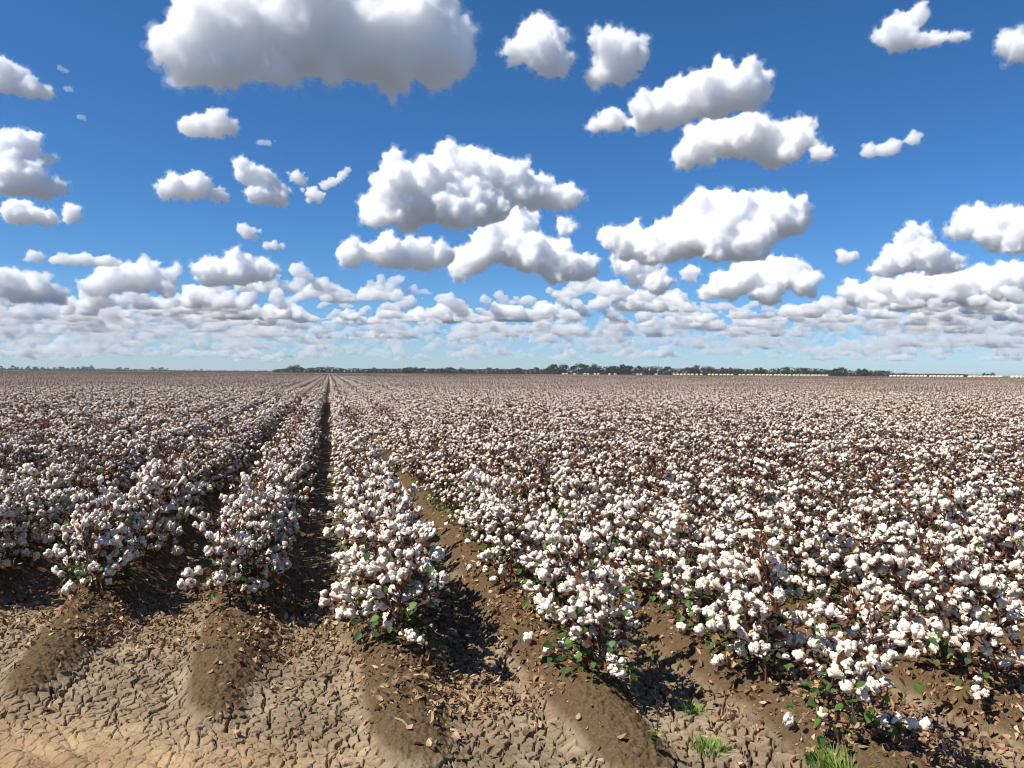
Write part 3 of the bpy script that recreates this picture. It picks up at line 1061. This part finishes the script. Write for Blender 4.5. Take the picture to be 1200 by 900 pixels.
def octa_bank():
    v = np.array([(1, 0, 0), (-1, 0, 0), (0, 1, 0), (0, -1, 0), (0, 0, 1), (0, 0, -1)], np.float32)
    f = np.array([(0, 2, 4), (2, 1, 4), (1, 3, 4), (3, 0, 4), (2, 0, 5), (1, 2, 5), (3, 1, 5), (0, 3, 5)], np.int32)
    return [(v * np.array((0.041, 0.038, 0.036)) + np.array((0, 0, 0.02)), f, np.zeros(8, np.int32))]


OCT = octa_bank()
for k in range(3):
    lib_mesh('b_patch_%02d' % k, patch(60 + k, 4, 0.21, 14, OCT, 0.86))
for k in range(3):
    lib_mesh('c_patch_%02d' % k, patch(70 + k, 16, 0.36, 12, OCT, 0.50))

pts, rotz, scl, idxs = [], [], [], []
rs = random.Random(5)
for s in spots:
    if (s[1], s[2]) in near_set or not in_frame(s[3], s[4], 0.25) or s[0] > 44:
        continue
    far = s[0] > 20
    pts.append((s[3], s[4], ground_z(s[3], s[4]) - 0.01)); rotz.append(rs.uniform(0, 6.28)); scl.append(rs.uniform(0.86, 1.12) * (1.05 if s[1] <= 1 else 1.0))
    idxs.append(rs.randrange(5) + (5 if far else 0))
x_off = row_x(0) - 0.5


def cover(size, d0, d1, i0, n, margin=0.12):
    for a in range(int(-d1 * 0.9 / size) - 2, int(d1 * 1.4 / size) + 2):
        for c in range(int(1000 * 1.6 / size)):
            x, y = x_off + (a + 0.5) * size, 8 + (c + 0.5) * size
            d = depth_of(x, y)
            if not (d0 < d < d1) or abs(side_of(x, y)) > (0.685 + margin) * d + size:
                continue
            yield x, y, i0 + rs.randrange(n)


for x, y, i in cover(4, 44, 172, NPL, 3, 0.15):
    pts.append((x, y, 0)); rotz.append(rs.choice((0, math.pi))); scl.append(rs.uniform(0.97, 1.03)); idxs.append(i)
for x, y, i in cover(16, 164, 640, NPL + 3, 3):
    pts.append((x, y, 0)); rotz.append(rs.choice((0, math.pi))); scl.append(rs.uniform(0.97, 1.03)); idxs.append(i)

crop = obj('cotton_crop', bpy.data.meshes.new('cotton_crop'))
tag(crop, 'rows of white open cotton running back to the horizon', 'cotton crop', kind='stuff')
scatter(crop, pts, rotz, [(q, q, q) for q in scl], idxs, LIB)

# ------------------------------------------------------------------ litter: fallen dry leaves, one object of stuff
rs = random.Random(21)
mb = MB()
bank = [leaf_tris(1.0, rs, False) for _ in range(24)]
for k in range(-6, 12):
    xr = row_x(k)
    ys = row_start(k)
    nleaf = {1: 3000, 2: 3200, 3: 5200, 4: 5200}.get(k, 2000)
    for _ in range(nleaf):
        y = ys + (rs.expovariate(1 / 2.2) - 0.65)
        if rs.random() < 0.2:
            y = ys + rs.gauss(-0.4, 0.5)
        x = xr + (rs.gauss(0.42, 0.26) if rs.random() < 0.7 else rs.gauss(0, 0.35))
        if not in_frame(x, y, 0.15) or y > 13:
            continue
        v, f = bank[rs.randrange(24)]
        m = np.array(Matrix.Rotation(rs.uniform(0, 6.28), 3, 'Z') @ Matrix.Rotation(rs.gauss(0, 0.5), 3, 'Y') @ Matrix.Rotation(rs.gauss(0, 0.8), 3, 'X'), np.float32)
        mb.add(v * rs.uniform(0.014, 0.046) @ m.T + np.array((x, y, GZ(x, y) + rs.uniform(0.003, 0.02))), f)
lit = obj('leaf_litter', mb.mesh('leaf_litter', [M_LITTER]))
tag(lit, 'dry fallen cotton leaves lying in the furrows', 'leaf litter', kind='stuff')

# fallen tufts of lint and dead twigs
rs = random.Random(31)
for (px, py, lab) in ((503, 839, 'small tuft of fallen white lint on the mound before the furrow mouth'), (374, 708, 'fallen lint tuft lying beside the bare end of the dark furrow'),
                      (342, 728, 'lowest tuft of lint in the dark furrow mouth'), (1030, 856, 'white lint tuft dropped under the nearest lone bush')):
    x, y, z = at_px(px, py)
    o = obj('fallen_lint', BOLLS[rs.randrange(7)], None, (x, y, z + 0.012))
    o.rotation_euler = (rs.uniform(0.8, 1.6), rs.uniform(-0.5, 0.5), rs.uniform(0, 6))
    o.scale = (0.5, 0.45, 0.4)
    tag(o, lab, 'lint tuft', 'lint fallen on the soil')
TW = [((577, 739), (600, 741), 'pale straight twig across the bare mound in the middle'), ((70, 746), (78, 745), 'short straw on the leftmost smooth mound'),
      ((96, 748), (104, 756), 'thin pale stalk slanting down the leftmost smooth mound'), ((463, 842), (478, 853), 'pale split stick below the middle mound'),
      ((930, 838), (948, 836), 'flat straw lying left of the lone bush'), ((1120, 812), (1170, 822), 'long dead stalk in the shaded furrow by the frame edge')]
for (a, c, lab) in TW:
    p, q = Vector(at_px(*a)), Vector(at_px(*c))
    mb = MB()
    m = (p + q) / 2 + Vector((0.004, 0.004, 0.012))
    tube(mb, [p + Vector((0, 0, .006)) - p, m - p, q + Vector((0, 0, .006)) - p], [0.004, 0.0045, 0.003], 5)
    tag(obj('twig', mb.mesh('twig', [M_TWIG]), None, p), lab, 'twig', 'dead twigs on the soil')


# ------------------------------------------------------------------ grass tufts and seedlings
def grass_tuft(seed, n, spread, h):
    rg = random.Random(seed)
    mb = MB()
    for _ in range(n):
        a = rg.uniform(0, 6.28)
        r = spread * math.sqrt(rg.random()) * 0.55
        b0 = np.array((r * math.cos(a), r * math.sin(a), -0.01))
        d = np.array((math.cos(a) * rg.uniform(0.1, 0.9) + rg.gauss(0, .25), math.sin(a) * rg.uniform(0.1, 0.9) + rg.gauss(0, .25), 0))
        L = h * rg.uniform(0.5, 1.15)
        w = rg.uniform(0.0022, 0.0042)
        t = np.cross(d, (0, 0, 1)); t = t / (np.linalg.norm(t) + 1e-6)
        vs, fs = [], []
        for i, s in enumerate((0, 0.35, 0.7, 1.0)):
            c = b0 + d * (L * 0.75 * s * s) + np.array((0, 0, L * (s - 0.35 * s * s)))
            ww = w * (1 - s * 0.92)
            vs += [c - t * ww, c + t * ww]
            if i:
                k = 2 * i - 2
                fs += [(k, k + 1, k + 3), (k, k + 3, k + 2)]
        mb.add(vs, fs)
    return mb.mesh('grass_tuft', [M_GRASS])


for i, (px, py, n, sp, h, lab) in enumerate(((992, 893, 420, 0.25, 0.15, 'bright green grass tuft growing before the nearest lone cotton bush'),
                                             (832, 878, 150, 0.16, 0.075, 'low flat tuft of grass on the cracked furrow'),
                                             (812, 834, 90, 0.10, 0.07, 'small dim grass tuft at the foot of the cotton'),
                                             (8, 726, 130, 0.16, 0.10, 'shaded grass tuft in the furrow at the left edge'))):
    x, y, z = at_px(px, py)
    tag(obj('grass_tuft', grass_tuft(60 + i, n, sp, h), None, (x, y, z)), lab, 'grass tuft', 'grass tufts on the bare soil')
for i, (px, py, h, lab) in enumerate(((768, 880, 0.30, 'thin bare stalk with green shoots alone on the cracked furrow'), (421, 757, 0.16, 'slim sprig with green leaves beside the middle mound'))):
    x, y, z = at_px(px, py)
    rg = random.Random(90 + i)
    root = bpy.data.objects.new('cotton_seedling', None)
    COL.objects.link(root)
    root.location = (x, y, z)
    tag(root, lab, 'seedling', 'seedlings on the bare soil')
    st, lf = MB(), MB()
    pt = [Vector((0.012 * math.sin(4 * s + i), 0.01 * math.cos(3 * s), h * s - 0.01)) for s in (0, .25, .5, .75, 1)]
    tube(st, pt, [.003, .0027, .0023, .0019, .0012], 5)
    for k in range(4):
        s = rg.uniform(.4, .95); p = Vector((0, 0, h * s)); a = rg.uniform(0, 6.28)
        tube(st, [p, p + Vector((math.cos(a) * .03, math.sin(a) * .03, .03))], [.0015, .001], 4)
    for k in range(9):
        v, f = leaf_tris(rg.uniform(.02, .035), rg, True)
        m = np.array(Matrix.Rotation(rg.uniform(0, 6.28), 3, 'Z') @ Matrix.Rotation(rg.uniform(-.8, .4), 3, 'Y'), np.float32)
        lf.add(v @ m.T + np.array((0, 0, rg.uniform(.02, h * .35))), f)
    obj('stem', st.mesh('stem', [M_STEM]), root)
    obj('green_foliage', lf.mesh('green_foliage', [M_GREEN]), root)


# ------------------------------------------------------------------ far trees
def tree_meshes(seed, H, W):
    rg = random.Random(seed)
    tr, cr = MB(), MB()
    tube(tr, [(0, 0, -0.5), (0.1, 0, H * .3), (0.25, 0.1, H * .62)], [H * .028, H * .022, H * .012], 6)
    lobes = []
    for k in range(rg.choice((6, 7, 8, 9))):
        a = k * 2.4 + rg.uniform(-.5, .5)
        r = W * .5 * rg.uniform(.15, .8)
        c = Vector((r * math.cos(a), r * math.sin(a), H * rg.uniform(.32, .9)))
        tube(tr, [(0.1, 0, H * rg.uniform(.2, .45)), tuple(c * .6 + Vector((0, 0, H * .22))), tuple(c)], [H * .012, H * .008, H * .003], 4)
        lobes.append((c, W * rg.uniform(.14, .26)))
    lobes += [(Vector((0, 0, H * .35)), W * .32), (Vector((W * .2, 0, H * .2)), W * .25), (Vector((-W * .2, 0, H * .22)), W * .25)]
    for c, r in lobes:
        for _ in range(85):
            d = Vector((rg.gauss(0, 1), rg.gauss(0, 1), rg.gauss(0, .75)))
            d = d.normalized() * r * rg.uniform(.35, 1.1)
            p = np.array(c + d)
            s = rg.uniform(.25, .6) * H / 11
            m = rot_to((rg.uniform(-1, 1), rg.uniform(-1, 1), rg.uniform(-1, 1)))
            q = np.array([(-s, -s * .5, 0), (s, -s * .4, 0), (s * .8, s * .6, 0), (-s * .7, s * .5, s * .4)]) @ m.T + p
            cr.add(q, [(0, 1, 2), (0, 2, 3)])
    return tr.mesh('trunk', [M_BARK]), cr.mesh('crown', [M_CROWN])


TREES = [tree_meshes(300 + k, h, w) for k, (h, w) in enumerate(((10, 8), (10, 6.5), (10, 10), (10, 5), (10, 12), (10, 7)))]
rs = random.Random(77)


def far_point(px, depth):
    d = ray(px, 440)
    f = depth / depth_of(d.x, d.y)
    return d.x * f, d.y * f


def tree(px, depth, h, label, group):
    x, y = far_point(px, depth)
    tm, cm = TREES[rs.randrange(6)]
    root = bpy.data.objects.new('gum_tree', None)
    COL.objects.link(root)
    root.location = (x, y, 0)
    root.rotation_euler.z = rs.uniform(0, 6.28)
    s = h / 10
    root.scale = (s * rs.uniform(.9, 1.25), s * rs.uniform(.9, 1.25), s)
    tag(root, label, 'tree', group)
    obj('trunk', tm, root)
    obj('crown', cm, root)


def px2h(px, depth):
    return px * depth / F


G1 = 'gum trees along the horizon'
prof = [(325, 4), (345, 8), (360, 6), (385, 9), (400, 6), (440, 6), (490, 7), (540, 6.5), (590, 7), (640, 7), (650, 12), (670, 10), (690, 12), (720, 12), (750, 11), (768, 13), (785, 10), (800, 10),
        (830, 9), (860, 9), (900, 9), (915, 12), (930, 12), (955, 11), (975, 9), (1000, 8), (1015, 9), (1040, 8), (1047, 4), (1080, 3.5), (1130, 3.5), (1140, 2.5)]
PX, PH = [p[0] for p in prof], [p[1] for p in prof]
px = 326.0
while px < 1140:
    h = float(np.interp(px, PX, PH))
    dpt = rs.uniform(760, 840)
    lab = ('low dark gum tree between the furrow end and the tall clump' if px < 645 else
           'tall dark green gum tree in the high clump in the middle of the horizon' if px < 790 else
           'dark gum tree standing behind the long line of yellow modules' if px < 1045 else
           'low distant gum tree behind the farthest right line of yellow modules')
    tree(px, dpt, px2h(h + 1.0, dpt) * rs.uniform(0.6, 1.12), lab, G1)
    px += rs.uniform(3.2, 6.2) if h > 5 else rs.uniform(4, 8)
for q in (1153, 1158, 1163):
    tree(q, 800, px2h(6, 800) * rs.uniform(.8, 1.1), 'small gum tree in the separate knot near the right end of the horizon', G1)
px = -30.0
while px < 320:
    h = float(np.interp(px, [-30, 60, 100, 130, 190, 200, 320], [5, 4.5, 5.5, 4, 4, 2.5, 2]))
    dpt = rs.uniform(1500, 1700)
    tree(px, dpt, px2h(h + 0.6, dpt) * rs.uniform(0.5, 1.1), 'faint bluish tree on the far horizon left of the dark furrow end' if px > 195 else 'faint bluish tree in the scattered line on the far left horizon', G1)
    px += rs.uniform(2.2, 5.0)

# scrub under the trees: reads as one mass
mb = MB()
rs2 = random.Random(88)
px = 322.0
while px < 1150:
    dpt = rs2.uniform(770, 850)
    x, y = far_point(px, dpt)
    h = px2h(float(np.interp(px, PX, PH)) * 0.75 + 1.2, dpt)
    for _ in range(60):
        p = np.array((x + rs2.gauss(0, 1.6), y + rs2.gauss(0, 3), rs2.uniform(0, 1) ** 1.3 * h))
        s = rs2.uniform(.3, .8)
        m = rot_to((rs2.uniform(-1, 1), rs2.uniform(-1, 1), rs2.uniform(-1, 1)))
        mb.add(np.array([(-s, -s * .5, 0), (s, -s * .4, 0), (s * .8, s * .6, 0), (-s * .7, s * .5, s * .4)]) @ m.T + p, [(0, 1, 2), (0, 2, 3)])
    px += rs2.uniform(1.2, 2.6)
px = -32.0
while px < 330:
    dpt = rs2.uniform(1500, 1700)
    x, y = far_point(px, dpt)
    h = px2h(float(np.interp(px, [-30, 60, 100, 130, 190, 200, 320], [2.6, 2.6, 3.2, 3, 2.6, 1.6, 1.5])) * rs2.uniform(.5, 1), dpt)
    for _ in range(40):
        p = np.array((x + rs2.gauss(0, 2.4), y + rs2.gauss(0, 4), rs2.uniform(0, 1) * h))
        s = rs2.uniform(.5, 1.1)
        m = rot_to((rs2.uniform(-1, 1), rs2.uniform(-1, 1), rs2.uniform(-1, 1)))
        mb.add(np.array([(-s, -s * .5, 0), (s, -s * .4, 0), (s * .8, s * .6, 0), (-s * .7, s * .5, s * .4)]) @ m.T + p, [(0, 1, 2), (0, 2, 3)])
    px += rs2.uniform(1.4, 3.2)
sc_ = obj('undergrowth', mb.mesh('undergrowth', [M_CROWN]))
tag(sc_, 'dark scrub filling the gaps under the horizon trees', 'undergrowth', kind='stuff')


# ------------------------------------------------------------------ round cotton modules
def module_meshes():
    wrap, ends = MB(), MB()
    n = 20
    ring = [(math.cos(2 * math.pi * k / n), math.sin(2 * math.pi * k / n)) for k in range(n)]
    prof = [(-1.2, 1.02), (-1.19, 1.13), (-1.1, 1.16), (0, 1.17), (1.1, 1.16), (1.19, 1.13), (1.2, 1.02)]
    vs = [(x, r * c, 1.14 + r * s * 0.98) for x, r in prof for c, s in ring]
    fs = []
    for i in range(len(prof) - 1):
        for k in range(n):
            a, b2 = i * n + k, i * n + (k + 1) % n
            fs += [(a, b2, b2 + n), (a, b2 + n, a + n)]
    wrap.add(vs, fs)
    for sx_ in (-1, 1):
        v = [(sx_ * 1.24, 0, 1.14)] + [(sx_ * 1.17, 1.08 * c, 1.14 + 1.06 * s) for c, s in ring]
        f = [(0, k + 1, (k + 1) % n + 1) for k in range(n)]
        ends.add(v, [t if sx_ > 0 else t[::-1] for t in f])
    return wrap.mesh('plastic_wrap', [M_WRAP], True), ends.mesh('cotton_end', [M_BALE], True)


WRAP, ENDS = module_meshes()


def module(px, depth, label, turn):
    x, y = far_point(px, depth)
    root = bpy.data.objects.new('cotton_module', None)
    COL.objects.link(root)
    root.location = (x, y, 0)
    root.rotation_euler.z = -YAW + turn
    root.scale = (0.72, 1, 0.9)
    tag(root, label, 'cotton module', 'round cotton modules at the field edge')
    obj('plastic_wrap', WRAP, root)
    obj('cotton_end', ENDS, root)


rs = random.Random(99)
px = 790.0
while px < 972:
    if not (824 < px < 827 or 862 < px < 864.5):
        module(px, 640, 'yellow wrapped round cotton module in the long line left of the gap before the trees', rs.gauss(0, .05))
    px += rs.choice((4.2, 4.2, 4.3, 4.4, 5.2))
for q in list(np.arange(1044, 1087, 4.5)) + list(np.arange(1091, 1130, 4.5)) + list(np.arange(1136, 1177, 4.6)):
    module(float(q), 600, 'yellow wrapped round cotton module in the broken line right of the gap', rs.gauss(0, .05))
for q in (1138, 1142):
    module(q, 520, 'larger pale yellow module standing just before the broken line', .1)
for q in (1187, 1192, 1197, 1202):
    module(q, 480, 'pale yellow module in the nearer cluster at the far right edge of the field', .2)
for q in (660, 664, 673, 685, 689, 697, 701, 714, 721, 747, 751, 769):
    module(q, 700, 'pale round cotton module end-on in the scattered line under the tall tree clump', math.pi / 2 + rs.gauss(0, .2))

# ------------------------------------------------------------------ light
SUN_DIR = Vector((-0.86, -0.16, 1.18)).normalized()        # towards the sun: left of the view and a little behind
el = math.asin(SUN_DIR.z)
az = math.atan2(SUN_DIR.x, SUN_DIR.y)
w = bpy.data.worlds.new('World')
scene.world = w
w.use_nodes = True
nt = w.node_tree
sky = nt.nodes.new('ShaderNodeTexSky')
sky.sky_type = 'NISHITA'
sky.sun_disc = False
sky.sun_elevation = el
sky.sun_rotation = az % (2 * math.pi)
sky.altitude = 2000
sky.air_density = 1.0
sky.dust_density = 1.3
sky.ozone_density = 10.0
hs = nt.nodes.new('ShaderNodeHueSaturation')
hs.inputs['Hue'].default_value = 0.498
hs.inputs['Saturation'].default_value = 1.12
nt.links.new(sky.outputs[0], hs.inputs['Color'])
nt.links.new(hs.outputs[0], nt.nodes['Background'].inputs[0])
nt.nodes['Background'].inputs[1].default_value = 0.092
sun = bpy.data.lights.new('sun', 'SUN')
sun.energy = 5.0
sun.angle = R_(0.53)
sun.color = (1.0, 0.945, 0.85)
so = bpy.data.objects.new('sun', sun)
COL.objects.link(so)
so.rotation_euler = (-SUN_DIR).to_track_quat('-Z', 'Y').to_euler()
so.location = (0, 0, 50)

# ------------------------------------------------------------------ haze: the air over the plain
m = bpy.data.materials.new('air')
m.use_nodes = True
t = m.node_tree
t.nodes.remove(t.nodes['Principled BSDF'])
pv = t.nodes.new('ShaderNodeVolumePrincipled')
pv.inputs['Color'].default_value = (0.80, 0.88, 1.0, 1)
pv.inputs['Density'].default_value = 0.0001
pv.inputs['Anisotropy'].default_value = 0.2
t.links.new(pv.outputs[0], t.nodes['Material Output'].inputs['Volume'])
bm = bmesh.new()
bmesh.ops.create_cube(bm, size=1.0)
me = bpy.data.meshes.new('haze')
bm.to_mesh(me)
bm.free()
me.materials.append(m)
hz = obj('haze', me, None, (0, 5500, 7.5))
hz.scale = (19000, 14000, 17.2)
tag(hz, 'thin pale air that fades the farthest trees', kind='stuff')
